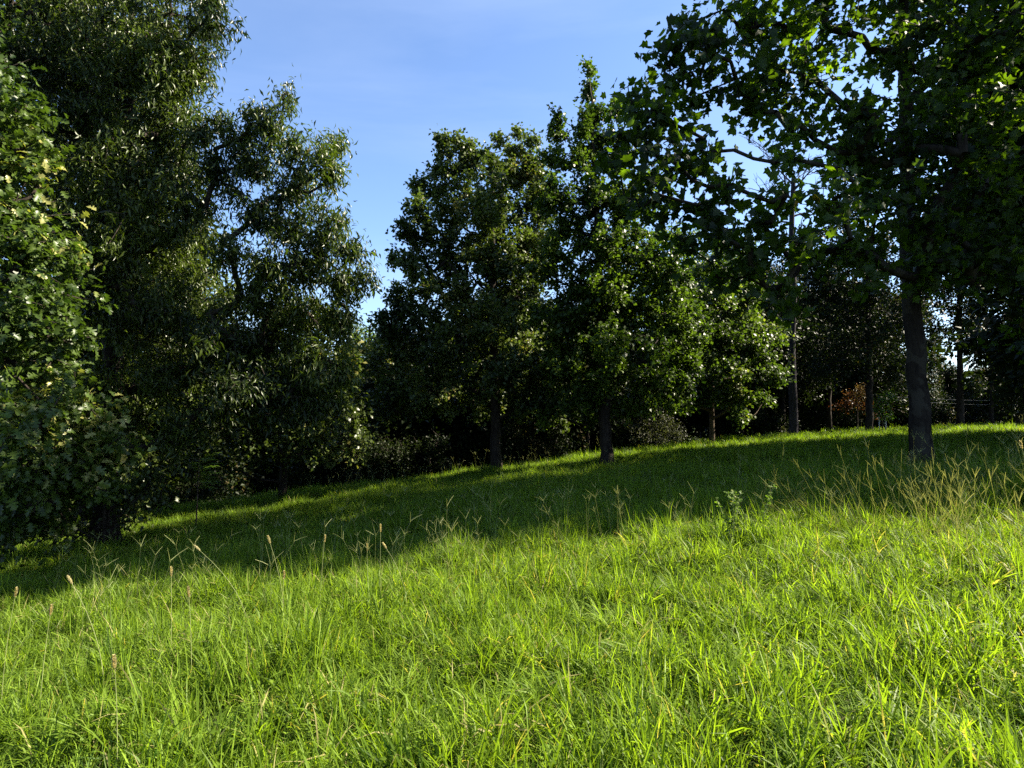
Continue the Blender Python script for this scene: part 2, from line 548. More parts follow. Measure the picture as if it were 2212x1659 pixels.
def tree(name, base, top, lobes, r0, label, cat, leafm, barkm, tmpl, per, size, dens=26, droop=.3, spread=.12, seed=1,
         group=None, parts=0, sides=5, rise=.45, flare=1.55, curve=None, tw=.55, part_tmpl=None, rtop=.03, up=.7, fl=.55):
    bz = g1(base[0], base[1]) - .12
    b = np.array([base[0], base[1], bz])
    root = empty(name, b, label, cat, group)
    nodes, par, rad, ntr, tips = grow(b, top, lobes, r0, dens, seed, rise, curve=curve, rtop=rtop)
    tm = trunk_mesh(nodes[:ntr] - b, rad[:ntr], flare, seed=seed)
    add('trunk', tm, barkm, root)
    sel = np.ones(len(nodes), bool); sel[:ntr] = False
    big = rad > .022
    own = np.arange(len(nodes))
    for i in range(ntr, len(nodes)):
        if par[i] >= ntr: own[i] = own[par[i]]
    for w in np.unique(own[ntr:][big[ntr:]]):
        t1 = tubes(nodes, par, rad, sel & big & (own == w), 7)
        if t1: add('limb', mesh_np('limb', t1[0] - b, quads=t1[1], smooth=True), barkm, root)
    t2 = tubes(nodes, par, rad, sel & ~big, 3)
    if t2: tag(add('twigs', mesh_np('twigs', t2[0] - b, quads=t2[1], smooth=True), barkm, root), kind='stuff')
    pos, M, sz, ti = leaves_for(nodes, par, tips, per, size, droop, spread, seed + 5, b, tw, up, fl)
    if parts:
        dist = np.linalg.norm(pos - [0, 0, EYE], axis=1)
        score = sz / dist
        score[~in_view(pos)] = -1
        ch = np.argsort(-score)[:parts]
        pt = part_tmpl or tmpl
        mes = []
        for k in range(6):
            me = mesh_np('leaf', pt[0], tris=pt[1], attrs={'tint': np.full(len(pt[0]), [.2, .4, .55, .7, .85, .995][k])})
            me.materials.append(leafm); mes.append(me)
        lv = [0, .3, .5, .62, .78, .93]
        for i in ch:
            k = int(np.searchsorted(lv, ti[i])) - 1
            o = bpy.data.objects.new('leaf', mes[max(0, min(5, k))])
            COL.objects.link(o)
            o.parent = root
            mm = Matrix(M[i].tolist()).to_4x4()
            o.matrix_local = Matrix.Translation(Vector((pos[i] - b).tolist())) @ mm @ Matrix.Scale(float(sz[i]), 4)
        keep = np.ones(len(pos), bool); keep[ch] = False
        pos, M, sz, ti = pos[keep], M[keep], sz[keep], ti[keep]
    cr = add('crown', leaf_mesh('crown', tmpl, pos - b, M, sz, ti), leafm, root)
    tag(cr, kind='stuff')
    return root


def L(spec, jit=.5, seed=0, flat=1.0):
    """lobes from (px, py, distance, radius) noted off the photograph, as ellipsoids in metres"""
    rg = np.random.default_rng(seed)
    out = []
    for (px, py, D, r) in spec:
        D2 = D + rg.uniform(-jit, jit)
        p = P(px, py, D2)
        k = D2 / D
        out.append((p[0], p[1], p[2], r * k, r * k * rg.uniform(1.0, 1.3), r * k * flat))
    return out


def gpt(px, D):
    u = (px * .4629 - 512) / FPX
    return (u * D, D)


def copy_tree(src, loc, rz, sc, label, group, first=False):
    c = src.copy(); COL.objects.link(c)
    c.location = loc; c.rotation_euler = (0, 0, rz); c.scale = sc
    c['label'] = label; c['group'] = group
    for ch in src.children:
        d = ch.copy(); COL.objects.link(d); d.parent = c
    return c


# ---- near left: white oak with large lobed leaves
lo = L([(-60, 180, 10, .85), (0, 240, 10, .85), (30, 330, 10, .8), (30, 440, 9.6, .85), (60, 530, 9.5, .8), (20, 600, 9.4, 1.1), (80, 690, 9.5, .9),
        (20, 780, 9.8, 1.1), (90, 870, 9.5, .9), (60, 960, 9.3, 1.0), (190, 950, 9.8, .75), (150, 1030, 9.6, .8), (40, 1090, 9.5, .9),
        (220, 1000, 10, .5), (-140, 250, 10.5, 1.4), (-180, 500, 10.5, 1.5), (-160, 750, 10.5, 1.5), (-150, 980, 10.5, 1.4), (-200, 50, 11, 1.6)], .4, 1)
bx, by = -12.6, 12.2
tree('oak_tree', (bx, by), (-12.2, 12.0, 9.2), lo, .24,
     'oak with large lobed pale-tipped leaves at the left edge, nearest tree on that side', 'tree',
     M_OAKNEAR, M_BARK, T_OAKM, 21, .155, dens=42, droop=.45, spread=.10, seed=3, parts=300, part_tmpl=T_OAKN, tw=.5)

# ---- tall drooping cherry that fills the upper left
lo = L([(60, 30, 13, 1.8), (220, 40, 13, 1.6), (370, 30, 12.6, 1.1), (455, 35, 12.4, .55), (350, 130, 12.8, 1.0), (420, 130, 12.6, .55), (260, 180, 13, 1.4),
        (365, 215, 12.6, .75), (180, 290, 13, 1.5), (330, 300, 12.8, .95), (290, 390, 12.8, 1.2), (395, 345, 12.6, .65), (430, 280, 12.4, .42), (210, 470, 13, 1.3),
        (380, 440, 12.8, .95), (320, 540, 13, 1.2), (470, 370, 12.2, .5), (520, 300, 12, .5), (480, 260, 12, .3), (560, 360, 12, .55), (590, 270, 11.8, .42), (625, 215, 11.8, .26),
        (560, 240, 11.8, .28), (640, 320, 12, .42), (700, 330, 12, .38), (735, 310, 12, .22), (650, 400, 12, .55), (720, 380, 12, .32), (560, 450, 12.3, .65),
        (640, 490, 12.3, .6), (710, 470, 12.3, .38), (740, 480, 12.2, .22), (500, 540, 12.6, .45), (600, 570, 12.6, .75), (690, 560, 12.5, .6),
        (770, 540, 12.4, .35), (790, 595, 12.4, .28), (740, 620, 12.6, .55), (650, 660, 12.8, .85), (730, 700, 13, .55), (560, 650, 13, .7), (430, 640, 13, .85),
        (340, 680, 13, 1.1), (240, 620, 13, 1.2), (480, 740, 13, .95), (580, 760, 12.8, .9), (680, 790, 13, .75), (745, 800, 13, .42),
        (380, 800, 13, 1.0), (500, 840, 12.6, .8), (610, 860, 12.8, .75), (700, 880, 13, .6), (280, 840, 13, 1.0), (400, 920, 12.8, .7), (230, 960, 13, .8)], .6, 2)
tree('cherry_tree', (-9.0, 13.4), (-8.6, 13.2, 12.5), lo, .27,
     'tall cherry with narrow drooping leaves, its spray reaching into the blue sky', 'tree',
     M_CHERRY, M_BARK, T_LANCE4, 44, .155, dens=60, droop=.75, spread=.10, seed=7, parts=300, rise=.25, part_tmpl=T_LANCE, tw=.5, fl=.35)

# ---- the pale-leaved oak low behind the cherry
lo = L([(560, 880, 18, 1.0), (650, 900, 18, 1.1), (740, 850, 18.4, .8), (760, 960, 18, .7), (690, 960, 17.8, .8), (600, 960, 18, .9), (520, 960, 18.2, .9),
        (450, 990, 18.2, .9), (770, 760, 18.6, .6), (720, 780, 18.6, 1.0), (620, 800, 18.6, 1.3), (500, 860, 18.6, 1.3), (760, 905, 18, .6), (640, 700, 18.8, 1.3), (730, 690, 18.8, .7)], .7, 4, .8)
tree('oak_tree', gpt(615, 20.5), tuple(P(620, 720, 20.2)), lo, .13,
     'low spreading oak with small pale leaves under the right tip of the cherry', 'tree',
     M_OAKBACK, M_BARK, T_OAKS, 30, .14, dens=44, droop=.3, spread=.13, seed=9)

# ---- oak behind the two near left trees
lo = L([(100, 420, 17, 2.2), (250, 330, 17, 2.0), (60, 150, 17, 2.4), (220, 80, 17, 2.2), (330, 500, 17, 1.9), (180, 600, 17, 2.4), (20, 760, 17, 2.2),
        (300, 740, 17, 2.0), (140, 880, 17, 2.0), (420, 680, 17, 1.5), (320, 930, 17, 1.5), (420, 540, 17, 1.0), (470, 820, 17.5, 1.5), (160, 1010, 16.5, 1.3), (30, 980, 16, 1.5), (320, 1010, 16.5, .9)], .8, 5)
tree('oak_tree', (-13.0, 17.5), (-13.2, 17.2, 13), lo, .3,
     'big grey-green oak half hidden behind the cherry and the near oak', 'tree',
     M_OAKBACK, M_BARK, T_OAKS, 26, .18, dens=34, droop=.3, spread=.18, seed=12)

# ---- middle: sweetgum
lo = L([(985, 330, 23, .9), (960, 300, 23, .45), (1020, 340, 23, .7), (960, 400, 23, 1.1), (905, 400, 23, .5), (1050, 420, 23, 1.1), (900, 470, 23, .9), (1000, 490, 23, 1.5), (870, 500, 23, .45),
        (1090, 520, 23, 1.4), (920, 570, 23, 1.3), (865, 560, 23, .45), (1030, 610, 23, 1.7), (900, 660, 23, 1.2), (860, 650, 23, .6), (1120, 640, 23, 1.5), (990, 730, 23, 1.7), (875, 760, 23, 1.0), (840, 720, 23, .5),
        (1110, 770, 23, 1.6), (930, 840, 23, 1.3), (850, 850, 23, .7), (1040, 850, 23, 1.2), (1140, 870, 22.5, .9), (1190, 890, 22, .7), (1180, 800, 23, 1.1),
        (1110, 320, 24, .5), (1115, 285, 24, .28), (1130, 380, 24, .8), (1080, 300, 24, .3), (1150, 300, 24.5, .35), (1170, 400, 24, .7), (1170, 520, 24, 1.0), (835, 700, 23, .7), (820, 780, 23.3, .9), (835, 870, 23, .9), (1070, 560, 21.4, .9), (1060, 690, 21.3, 1.0), (1090, 800, 21.3, .9), (1050, 450, 21.8, .8), (1110, 370, 24, .8), (1155, 350, 24, .6), (1140, 450, 24, 1.0), (1185, 440, 24, .7), (1150, 560, 24, 1.1), (1060, 350, 23.5, .6)], .8, 6)
tree('sweetgum_tree', gpt(1072, 22.3), tuple(P(1062, 330, 22.6)), lo, .21,
     'sweetgum with ragged rounded crown and straight dark trunk, left of the pin oak', 'tree',
     M_GUM, M_BARK, T_OAKS, 42, .155, dens=38, droop=.35, spread=.09, seed=15, group=None)

# ---- middle: pin oak with the spire top
lo = L([(1275, 150, 21, .20), (1270, 190, 21, .38), (1285, 240, 21, .5), (1255, 270, 21, .45), (1300, 300, 21, .7), (1245, 340, 21, .8), (1205, 250, 21.5, .22), (1205, 290, 21.5, .38),
        (1330, 240, 21.5, .4), (1340, 330, 21.5, .75), (1190, 340, 21.5, .45), (1290, 410, 21, 1.0), (1205, 430, 21, .9), (1380, 430, 21, 1.0), (1250, 500, 21, 1.1), (1340, 530, 21, 1.2),
        (1190, 560, 21, .9), (1420, 550, 21, 1.1), (1270, 620, 21, 1.3), (1370, 650, 21, 1.3), (1200, 680, 21, 1.1), (1440, 680, 21, 1.1), (1290, 740, 21, 1.2), (1390, 780, 21, 1.3),
        (1210, 790, 21, 1.0), (1300, 840, 20.8, .8), (1240, 860, 20.6, .6), (1420, 840, 21, 1.0), (1360, 880, 20.5, .6), (1270, 900, 20.4, .35), (1460, 780, 21.2, .9), (1470, 850, 21.5, .8), (1490, 720, 21.5, .8), (1460, 610, 21.3, .9), (1180, 880, 21, .7), (1310, 520, 19.7, .7), (1300, 630, 19.5, .8), (1325, 750, 19.5, .85), (1285, 420, 20, .6), (1290, 820, 19.6, .5)], .7, 7)
tree('pin_oak_tree', gpt(1310, 20.5), tuple(P(1278, 200, 20.8)), lo, .22,
     'pin oak with a pointed spire top, tallest tree of the middle group', 'tree',
     M_OAK, M_BARK, T_OAKS, 50, .15, dens=38, droop=.25, spread=.09, seed=18, curve=(0, 0, 0))

# ---- bright oak to the right of it
lo = L([(1530, 640, 26, 1.2), (1470, 690, 26, 1.3), (1590, 690, 26, 1.3), (1540, 740, 26, 1.5), (1630, 740, 26, .9), (1480, 790, 26, 1.3), (1570, 810, 25.6, 1.2),
        (1635, 800, 26, .8), (1510, 850, 25.6, .9), (1590, 860, 25.4, .8), (1450, 850, 26, .8), (1600, 900, 25.2, .4), (1650, 770, 26, .55), (1550, 580, 26.5, 1.0), (1470, 610, 26.5, 1.1), (1620, 630, 26.5, .9), (1670, 720, 26.5, .8), (1680, 810, 26.3, .6), (1430, 760, 26.4, 1.0), (1650, 860, 26, .45)], .8, 8, .62)
tree('oak_tree', gpt(1537, 27), tuple(P(1535, 600, 26.8)), lo, .13,
     'bright green sunlit oak with a thin trunk, right of the pin oak', 'tree',
     M_OAKB, M_BARKB, T_OAKS, 36, .165, dens=46, droop=.2, spread=.14, seed=21)

# ---- young green tree low between sweetgum and pin oak, and the pale shrub
lo = L([(1220, 840, 27, 1.1), (1180, 870, 27, .9), (1250, 880, 27, .8), (1150, 820, 27, 1.0)], .5, 9)
tree('young_oak_tree', gpt(1275, 27), tuple(P(1260, 830, 27)), lo, .07,
     'young bright oak seen under the branches between the sweetgum and pin oak trunks', 'tree',
     M_OAKB, M_BARK, T_OAKS, 22, .16, dens=24, droop=.3, seed=23)
lo = L([(1400, 900, 29, 1.0), (1440, 920, 28.6, .8), (1370, 930, 29, .9), (1460, 940, 28.4, .5), (1420, 950, 28.6, .8), (1380, 870, 29.4, 1.0), (1340, 920, 29, .7)], .4, 10, .7)
tree('arching_shrub', gpt(1405, 29), tuple(P(1400, 900, 29)), lo, .07,
     'arching shrub with pale brownish small leaves behind the pin oak trunk, at the meadow edge', 'shrub',
     M_PALE, M_BARK, T_DIA, 30, .10, dens=34, droop=.35, seed=25)

# ---- right: sycamore with large leaves hanging against the sky
lo = L([(1440, 120, 10.6, .45), (1480, 50, 10.8, .55), (1460, 170, 10.6, .35), (1530, 110, 10.6, .6), (1520, 200, 10.5, .4), (1600, 60, 10.8, .7), (1590, 170, 10.4, .5), (1690, 50, 11, .8), (1680, 150, 10.6, .65), (1640, 240, 10.4, .45),
        (1780, 60, 11, .8), (1760, 170, 10.6, .6), (1730, 270, 10.4, .5), (1700, 340, 10.2, .3),
        (1360, 215, 9.6, .28), (1400, 240, 9.6, .38), (1340, 290, 9.6, .3), (1400, 330, 9.6, .55), (1460, 270, 9.6, .4), (1470, 360, 9.6, .5), (1340, 370, 9.7, .35), (1420, 420, 9.6, .5), (1520, 330, 9.8, .35),
        (1510, 440, 9.8, .5), (1580, 400, 9.8, .38), (1560, 510, 10, .5), (1480, 520, 10, .4), (1640, 480, 10, .45), (1620, 570, 10, .45), (1700, 420, 10, .35), (1720, 520, 10, .5), (1550, 600, 10.2, .32),
        (1690, 620, 10.2, .45), (1800, 430, 10.4, .6), (1800, 540, 10.4, .6), (1850, 330, 10.4, .6), (1870, 230, 10.6, .6), (1900, 430, 10.8, .7), (1880, 550, 10.8, .7), 
        (1960, 320, 10.8, .7), (2010, 210, 10.8, .7), (1930, 110, 11, .45), (2000, 60, 11, .7), (2080, 130, 11, .8), (2080, 300, 10.8, .8), (2030, 430, 11, .8), (2130, 400, 10.8, .7), (2000, 560, 11, .8), (2100, 540, 11, .8),
        (2180, 200, 10.6, .8), (2190, 50, 10.8, .8), (2180, 530, 10.8, .8), 
        (1700, -80, 11.5, 1.2), (1900, -60, 12, 1.3), (2100, -80, 12, 1.4), (2260, 300, 12, 1.4), (2280, 0, 12, 1.5), (2100, 200, 13.5, 1.4), (1900, 300, 13.8, 1.3), (1950, 60, 14, 1.2), (1950, -190, 12.2, 1.2)], .45, 11)
lo += [(x_, 9.9 + .15 * (i_ % 2), 10.4 + .3 * (i_ % 3), 1.35, 1.25, 1.1) for i_, x_ in enumerate((4.6, 6.2, 7.8, 9.4, 11.0))]  # unseen lobes added above the frame to throw shade on the nearer meadow
b_s = gpt(1988, 12.2)
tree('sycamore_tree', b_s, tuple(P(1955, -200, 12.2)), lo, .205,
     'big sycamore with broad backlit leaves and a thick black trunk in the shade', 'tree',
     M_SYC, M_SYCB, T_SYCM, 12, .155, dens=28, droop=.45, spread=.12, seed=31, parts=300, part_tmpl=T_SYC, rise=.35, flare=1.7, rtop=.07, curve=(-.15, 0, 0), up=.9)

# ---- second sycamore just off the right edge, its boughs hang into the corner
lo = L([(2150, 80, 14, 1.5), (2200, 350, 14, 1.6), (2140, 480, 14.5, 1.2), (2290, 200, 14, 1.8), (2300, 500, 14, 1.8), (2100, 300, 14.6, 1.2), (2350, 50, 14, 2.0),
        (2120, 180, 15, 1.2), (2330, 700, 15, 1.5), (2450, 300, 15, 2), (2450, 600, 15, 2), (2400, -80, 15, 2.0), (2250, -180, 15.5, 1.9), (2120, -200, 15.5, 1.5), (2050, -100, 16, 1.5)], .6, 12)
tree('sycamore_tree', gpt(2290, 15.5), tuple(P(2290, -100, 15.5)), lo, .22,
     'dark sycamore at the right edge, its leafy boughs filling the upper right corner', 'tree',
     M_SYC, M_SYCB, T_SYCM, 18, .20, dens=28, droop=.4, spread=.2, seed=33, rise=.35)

# ---- right: trees of the shaded grove behind
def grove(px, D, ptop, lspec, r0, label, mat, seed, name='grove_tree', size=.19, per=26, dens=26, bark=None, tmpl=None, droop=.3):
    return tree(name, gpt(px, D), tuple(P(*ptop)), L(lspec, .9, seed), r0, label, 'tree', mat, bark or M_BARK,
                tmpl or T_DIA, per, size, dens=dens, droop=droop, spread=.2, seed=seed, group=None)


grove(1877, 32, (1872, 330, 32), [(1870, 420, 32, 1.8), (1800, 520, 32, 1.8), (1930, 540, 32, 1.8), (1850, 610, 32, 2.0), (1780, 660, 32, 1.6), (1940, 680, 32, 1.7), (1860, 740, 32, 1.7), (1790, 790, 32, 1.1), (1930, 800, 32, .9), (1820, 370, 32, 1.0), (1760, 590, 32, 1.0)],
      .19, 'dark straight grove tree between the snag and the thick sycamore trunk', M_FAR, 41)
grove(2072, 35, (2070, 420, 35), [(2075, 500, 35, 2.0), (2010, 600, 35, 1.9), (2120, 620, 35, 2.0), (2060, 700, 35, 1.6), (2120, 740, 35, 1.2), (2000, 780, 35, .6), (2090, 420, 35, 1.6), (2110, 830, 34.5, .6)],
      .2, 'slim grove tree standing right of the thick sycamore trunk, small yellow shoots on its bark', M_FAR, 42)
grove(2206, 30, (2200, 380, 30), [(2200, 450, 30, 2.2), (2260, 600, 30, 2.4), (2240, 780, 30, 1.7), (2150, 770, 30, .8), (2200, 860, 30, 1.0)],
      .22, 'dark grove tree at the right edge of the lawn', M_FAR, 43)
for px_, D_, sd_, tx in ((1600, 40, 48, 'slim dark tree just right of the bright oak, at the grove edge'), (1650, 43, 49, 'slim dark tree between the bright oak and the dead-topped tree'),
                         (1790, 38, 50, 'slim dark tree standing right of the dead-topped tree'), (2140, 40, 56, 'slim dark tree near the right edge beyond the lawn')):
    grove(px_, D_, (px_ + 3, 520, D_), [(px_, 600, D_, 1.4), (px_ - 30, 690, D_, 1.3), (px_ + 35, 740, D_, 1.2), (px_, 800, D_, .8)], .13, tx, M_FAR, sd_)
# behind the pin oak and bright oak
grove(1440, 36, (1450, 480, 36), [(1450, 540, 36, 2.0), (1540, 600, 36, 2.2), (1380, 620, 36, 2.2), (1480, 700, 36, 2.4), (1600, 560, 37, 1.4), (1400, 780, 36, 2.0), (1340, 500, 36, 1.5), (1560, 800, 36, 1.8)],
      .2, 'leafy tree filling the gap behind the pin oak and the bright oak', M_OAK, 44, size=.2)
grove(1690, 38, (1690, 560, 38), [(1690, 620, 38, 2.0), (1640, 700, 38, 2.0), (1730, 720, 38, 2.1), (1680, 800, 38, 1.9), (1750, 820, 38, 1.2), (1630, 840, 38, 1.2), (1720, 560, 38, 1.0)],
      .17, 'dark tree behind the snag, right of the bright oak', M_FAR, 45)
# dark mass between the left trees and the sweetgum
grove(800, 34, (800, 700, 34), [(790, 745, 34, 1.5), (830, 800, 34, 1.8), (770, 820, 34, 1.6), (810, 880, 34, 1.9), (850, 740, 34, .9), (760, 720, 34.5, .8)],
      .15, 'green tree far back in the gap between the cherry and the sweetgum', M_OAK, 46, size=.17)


# ---- snag: dead-topped tree on the right
def snag():
    b2 = gpt(1710, 28)
    bz = g1(*b2) - .1
    b = np.array([b2[0], b2[1], bz])
    root = empty('dead_tree', b, 'tall dead-topped tree with bare grey twigs against the sky, right of the bright oak', 'tree')
    top = P(1712, 385, 28)
    n = 40
    path = [b + (top - b) * k / n + np.array([.05 * math.sin(k * .35), 0, 0]) for k in range(n + 1)]
    add('trunk', trunk_mesh(np.array(path) - b, np.linspace(.20, .10, n + 1), 1.4, seed=4), M_DEADB, root)
    rg = np.random.default_rng(5)
    nodes = [np.array(p) for p in path]; par = list(range(-1, n)); rad = list(np.linspace(.2, .10, n + 1))
    n0 = len(nodes)

    def branch(j, d, L_, r, depth):
        m = max(3, int(L_ / .3)); prev = j; dd = np.array(d, float)
        for k in range(m):
            dd = dd + rg.normal(0, .16, 3); dd[2] += .05; dd = dd / np.linalg.norm(dd)
            nodes.append(nodes[prev] + dd * L_ / m); par.append(prev); rad.append(max(.006, r * (1 - k / m)))
            prev = len(nodes) - 1
            if depth < 3 and k > 0:
                for _ in range(2):
                    branch(prev, dd + rg.normal(0, .6, 3), L_ * .5, r * .5, depth + 1)
    for s, sx in ((.99, -1), (.985, .6), (.96, 1), (.94, -1), (.91, -1), (.90, 1), (.86, 1), (.84, -1)):
        j = int(s * n)
        branch(j, (sx, rg.normal(0, .4), .6), rg.uniform(1.2, 2.3), .045, 1)
    nodes = np.array(nodes); par = np.array(par); rad = np.array(rad)
    sel = np.ones(len(nodes), bool); sel[:n0] = False
    v, f = tubes(nodes, par, rad, sel, 4)
    add('bare_branches', mesh_np('bare_branches', v - b, quads=f, smooth=True), M_DEADB, root)
    # a few living boughs low down
    lob = L([(1700, 620, 28, .7), (1730, 700, 28, .8), (1690, 760, 28, .6)], .3, 3)
    nd, pr, rd, nt_, tips = grow(b, path[25], lob, .15, 18, 8)
    pos, M, sz, ti = leaves_for(nd, pr, tips, 16, .15, .3, .15, 9, b)
    tag(add('crown', leaf_mesh('crown', T_DIA, pos - b, M, sz, ti), M_FAR, root), kind='stuff')


snag()

# ---- small things of the far right lawn: red shrub, young tree with its guard
lo = L([(1850, 860, 36, .8), (1880, 880, 36, .6), (1830, 880, 36, .7), (1895, 900, 36, .3), (1860, 840, 36, .5)], .3, 51, .7)
tree('red_shrub', gpt(1850, 36.5), tuple(P(1852, 860, 36.3)), lo, .05,
     'small shrub turning orange and red, behind the grove trunk left of the thick sycamore', 'shrub', M_RED, M_BARK, T_DIA, 24, .12, dens=30, seed=51)
lo = L([(1905, 870, 34, .5), (1925, 855, 34, .35), (1905, 895, 34, .45), (1885, 885, 34, .3), (1915, 900, 34, .35)], .2, 52, .7)
yt = tree('young_tree', gpt(1905, 34), tuple(P(1906, 880, 34)), lo, .03,
          'little bright green planted tree with pale guard stakes, beside the thick sycamore trunk', 'tree', M_YOUNG, M_BARKB, T_DIA, 22, .13, dens=34, seed=53)


def cyl(p0, p1, r0, r1, sides=8):
    nodes = np.array([p0, p1], float)
    p0, p1 = nodes
    d = unit(p1 - p0); a = unit(np.cross(d, [.3, .5, .1])); b_ = np.cross(d, a)
    th = np.arange(sides) * 2 * PI / sides
    o = np.cos(th)[:, None] * a + np.sin(th)[:, None] * b_
    v = np.vstack([p0 + o * r0, p1 + o * r1, p0[None], p1[None]])
    s = np.arange(sides)
    qd = np.stack([s, (s + 1) % sides, (s + 1) % sides + sides, s + sides], -1)
    t = np.vstack([np.stack([(s + 1) % sides, s, np.full(sides, 2 * sides)], -1), np.stack([s + sides, (s + 1) % sides + sides, np.full(sides, 2 * sides + 1)], -1)])
    return v, t, qd


for dx in (-.16, .2):
    v, t, qd = cyl((dx, .05, .0), (dx, .05, 1.0), .035, .035)
    add('guard_stake', mesh_np('guard_stake', v, tris=t, quads=qd), M_WHITE, yt)

# ---- overhead wires beyond the lawn
for (py0, py1, lab) in ((852, 862, 'upper thin pale wire stretched behind the trunks at the far right'), (858, 874, 'lower thin pale wire stretched behind the trunks at the far right')):
    a = P(1870, py0, 44); c = P(2330, py1, 40)
    pts = [a + (c - a) * k / 16 - np.array([0, 0, .25 * math.sin(PI * k / 16)]) for k in range(17)]
    v, f = tubes(np.array(pts), np.arange(-1, 16), np.full(17, .007), np.ones(17, bool), 5)
    tag(add('overhead_wire', mesh_np('overhead_wire', v, quads=f), M_WIRE), lab, 'wire', 'overhead wires')


# ---- background woodland: three built kinds, copied
def wood_kind(seed, H, W):
    rg = np.random.default_rng(seed)
    lob = []
    for k in range(24):
        h = rg.uniform(.10, .95)
        w = W * (1 - (abs(h - .45) / .62) ** 2) * .72
        a = rg.uniform(0, 2 * PI); rr = w * math.sqrt(rg.uniform(0, 1))
        r = rg.uniform(1.0, 1.9)
        lob.append((rr * math.cos(a), rr * math.sin(a), h * H, r, r, r * .8))
    b = np.zeros(3)
    root = empty('woodland_tree', b, 'x', 'tree')
    nodes, par, rad, ntr, tips = grow(b, (0, 0, H * .9), lob, .17, 14, seed)
    add('trunk', trunk_mesh(nodes[:ntr], rad[:ntr], 1.4, sides=8, seed=seed), M_BARK, root)
    sel = (rad > .03); sel[:ntr] = False
    t1 = tubes(nodes, par, rad, sel, 5)
    tag(add('boughs', mesh_np('boughs', t1[0], quads=t1[1], smooth=True), M_BARK, root), kind='stuff')
    pos, M, sz, ti = leaves_for(nodes, par, tips, 26, .25, .25, .24, seed, b)
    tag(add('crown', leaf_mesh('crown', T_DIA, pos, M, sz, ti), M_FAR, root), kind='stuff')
    return root


kinds = [wood_kind(s, 11, w) for s, w in ((61, 3.6), (62, 3.0), (63, 4.2))]
spots = []
rg = np.random.default_rng(77)
# (px, D, height)
row = [(-150, 24, 13), (20, 25, 12), (180, 24, 12), (330, 26, 11), (90, 30, 14), (250, 31, 13), (460, 28, 8.5), (560, 31, 9), (420, 36, 11), (600, 38, 10.5), (680, 30, 6.5), (700, 40, 10), (-330, 26, 14),
       (860, 30, 9), (940, 31, 10), (1020, 30, 10), (1110, 31, 10), (1200, 31, 9.5), (1290, 32, 9), (880, 38, 9.5), (980, 39, 11), (1080, 38, 11), (1180, 39, 11), (1280, 38, 10), (1360, 40, 11),
       (1450, 44, 11), (1540, 42, 11), (1620, 45, 12), (1700, 47, 13), (1780, 44, 12.5), (1860, 48, 13), (1930, 50, 12.5), (1500, 52, 12), (1600, 54, 12), (1740, 54, 14), (1830, 56, 14),
       (1990, 54, 7.5), (2060, 56, 6.5), (2130, 55, 6.5), (2200, 52, 8), (2280, 50, 12), (2370, 46, 12), (2040, 62, 7.5), (2120, 63, 7), (2220, 62, 8), (1960, 62, 8.5), (2460, 42, 12), (2380, 36, 11), (2330, 58, 12),
       (760, 48, 9.5), (820, 50, 9), (880, 52, 10)]
for i, (px, D, h) in enumerate(row):
    x, y = gpt(px + rg.uniform(-15, 15), D + rg.uniform(-1, 1))
    s = h / 11
    side = 'in the dark wood behind the left trees' if px < 740 else ('in the dark wood behind the sweetgum and pin oak' if px < 1400 else 'in the far row beyond the shaded grove on the right')
    lab = 'dark leafy woodland tree standing ' + side
    c = copy_tree(kinds[i % 3], (x, y, g1(x, y) - .15), rg.uniform(0, 6.28), (s * rg.uniform(.9, 1.15), s * rg.uniform(.9, 1.15), s), lab, 'woodland trees ' + side)
# trees beyond the right edge of the frame that throw the shade band over the meadow
shade = [(15.8, 12.3, 13), (19.5, 12.0, 13), (23, 13.5, 14), (18.5, 16.5, 13), (24, 17, 14), (20, 20.6, 14), (19.8, 18.4, 19)]
for i, (x, y, h) in enumerate(shade):
    s = h / 11
    copy_tree(kinds[i % 3], (x, y, g1(x, y) - .15), i * 1.3, (min(s * 1.1, 1.3) if h < 18 else 1.05, min(s * 1.1, 1.3) if h < 18 else 1.05, s), 'meadow tree standing to the right of the view, its shade lying across the grass', 'shade trees right of the view')
for k in kinds:
    for ch in list(k.children): bpy.data.objects.remove(ch)
    bpy.data.objects.remove(k)

# ---- far-off wood closing the view: one mass of trunks and leaves
rg = np.random.default_rng(55)
nw = 60000
cw = rg.uniform(-1.35, 1.35, nw)
yw = rg.uniform(62, 74, nw) - 14 * np.clip(-cw, 0, 1)
xw = cw * yw
topw = 8.5 + 1.6 * np.sin(cw * 9) + 1.1 * np.sin(cw * 23 + 1) + np.clip(-cw, 0, 1) * 3 - 3.0 * np.clip((cw - .5) / .15, 0, 1)
zw = ground(xw, yw) + rg.uniform(0, 1, nw) ** .8 * topw * (.75 + .25 * np.sin(cw * 61 + yw))
pw = np.stack([xw, yw, zw], -1)
Mw = frames(rg.normal(0, 1, (nw, 3)), rg.normal(0, .7, (nw, 3)) + [0, -.3, .7])
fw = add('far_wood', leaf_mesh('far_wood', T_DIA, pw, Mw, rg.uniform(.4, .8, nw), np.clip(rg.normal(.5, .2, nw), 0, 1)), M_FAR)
tag(fw, 'dark far-off wood closing the view beyond the meadow', 'wood', kind='stuff')

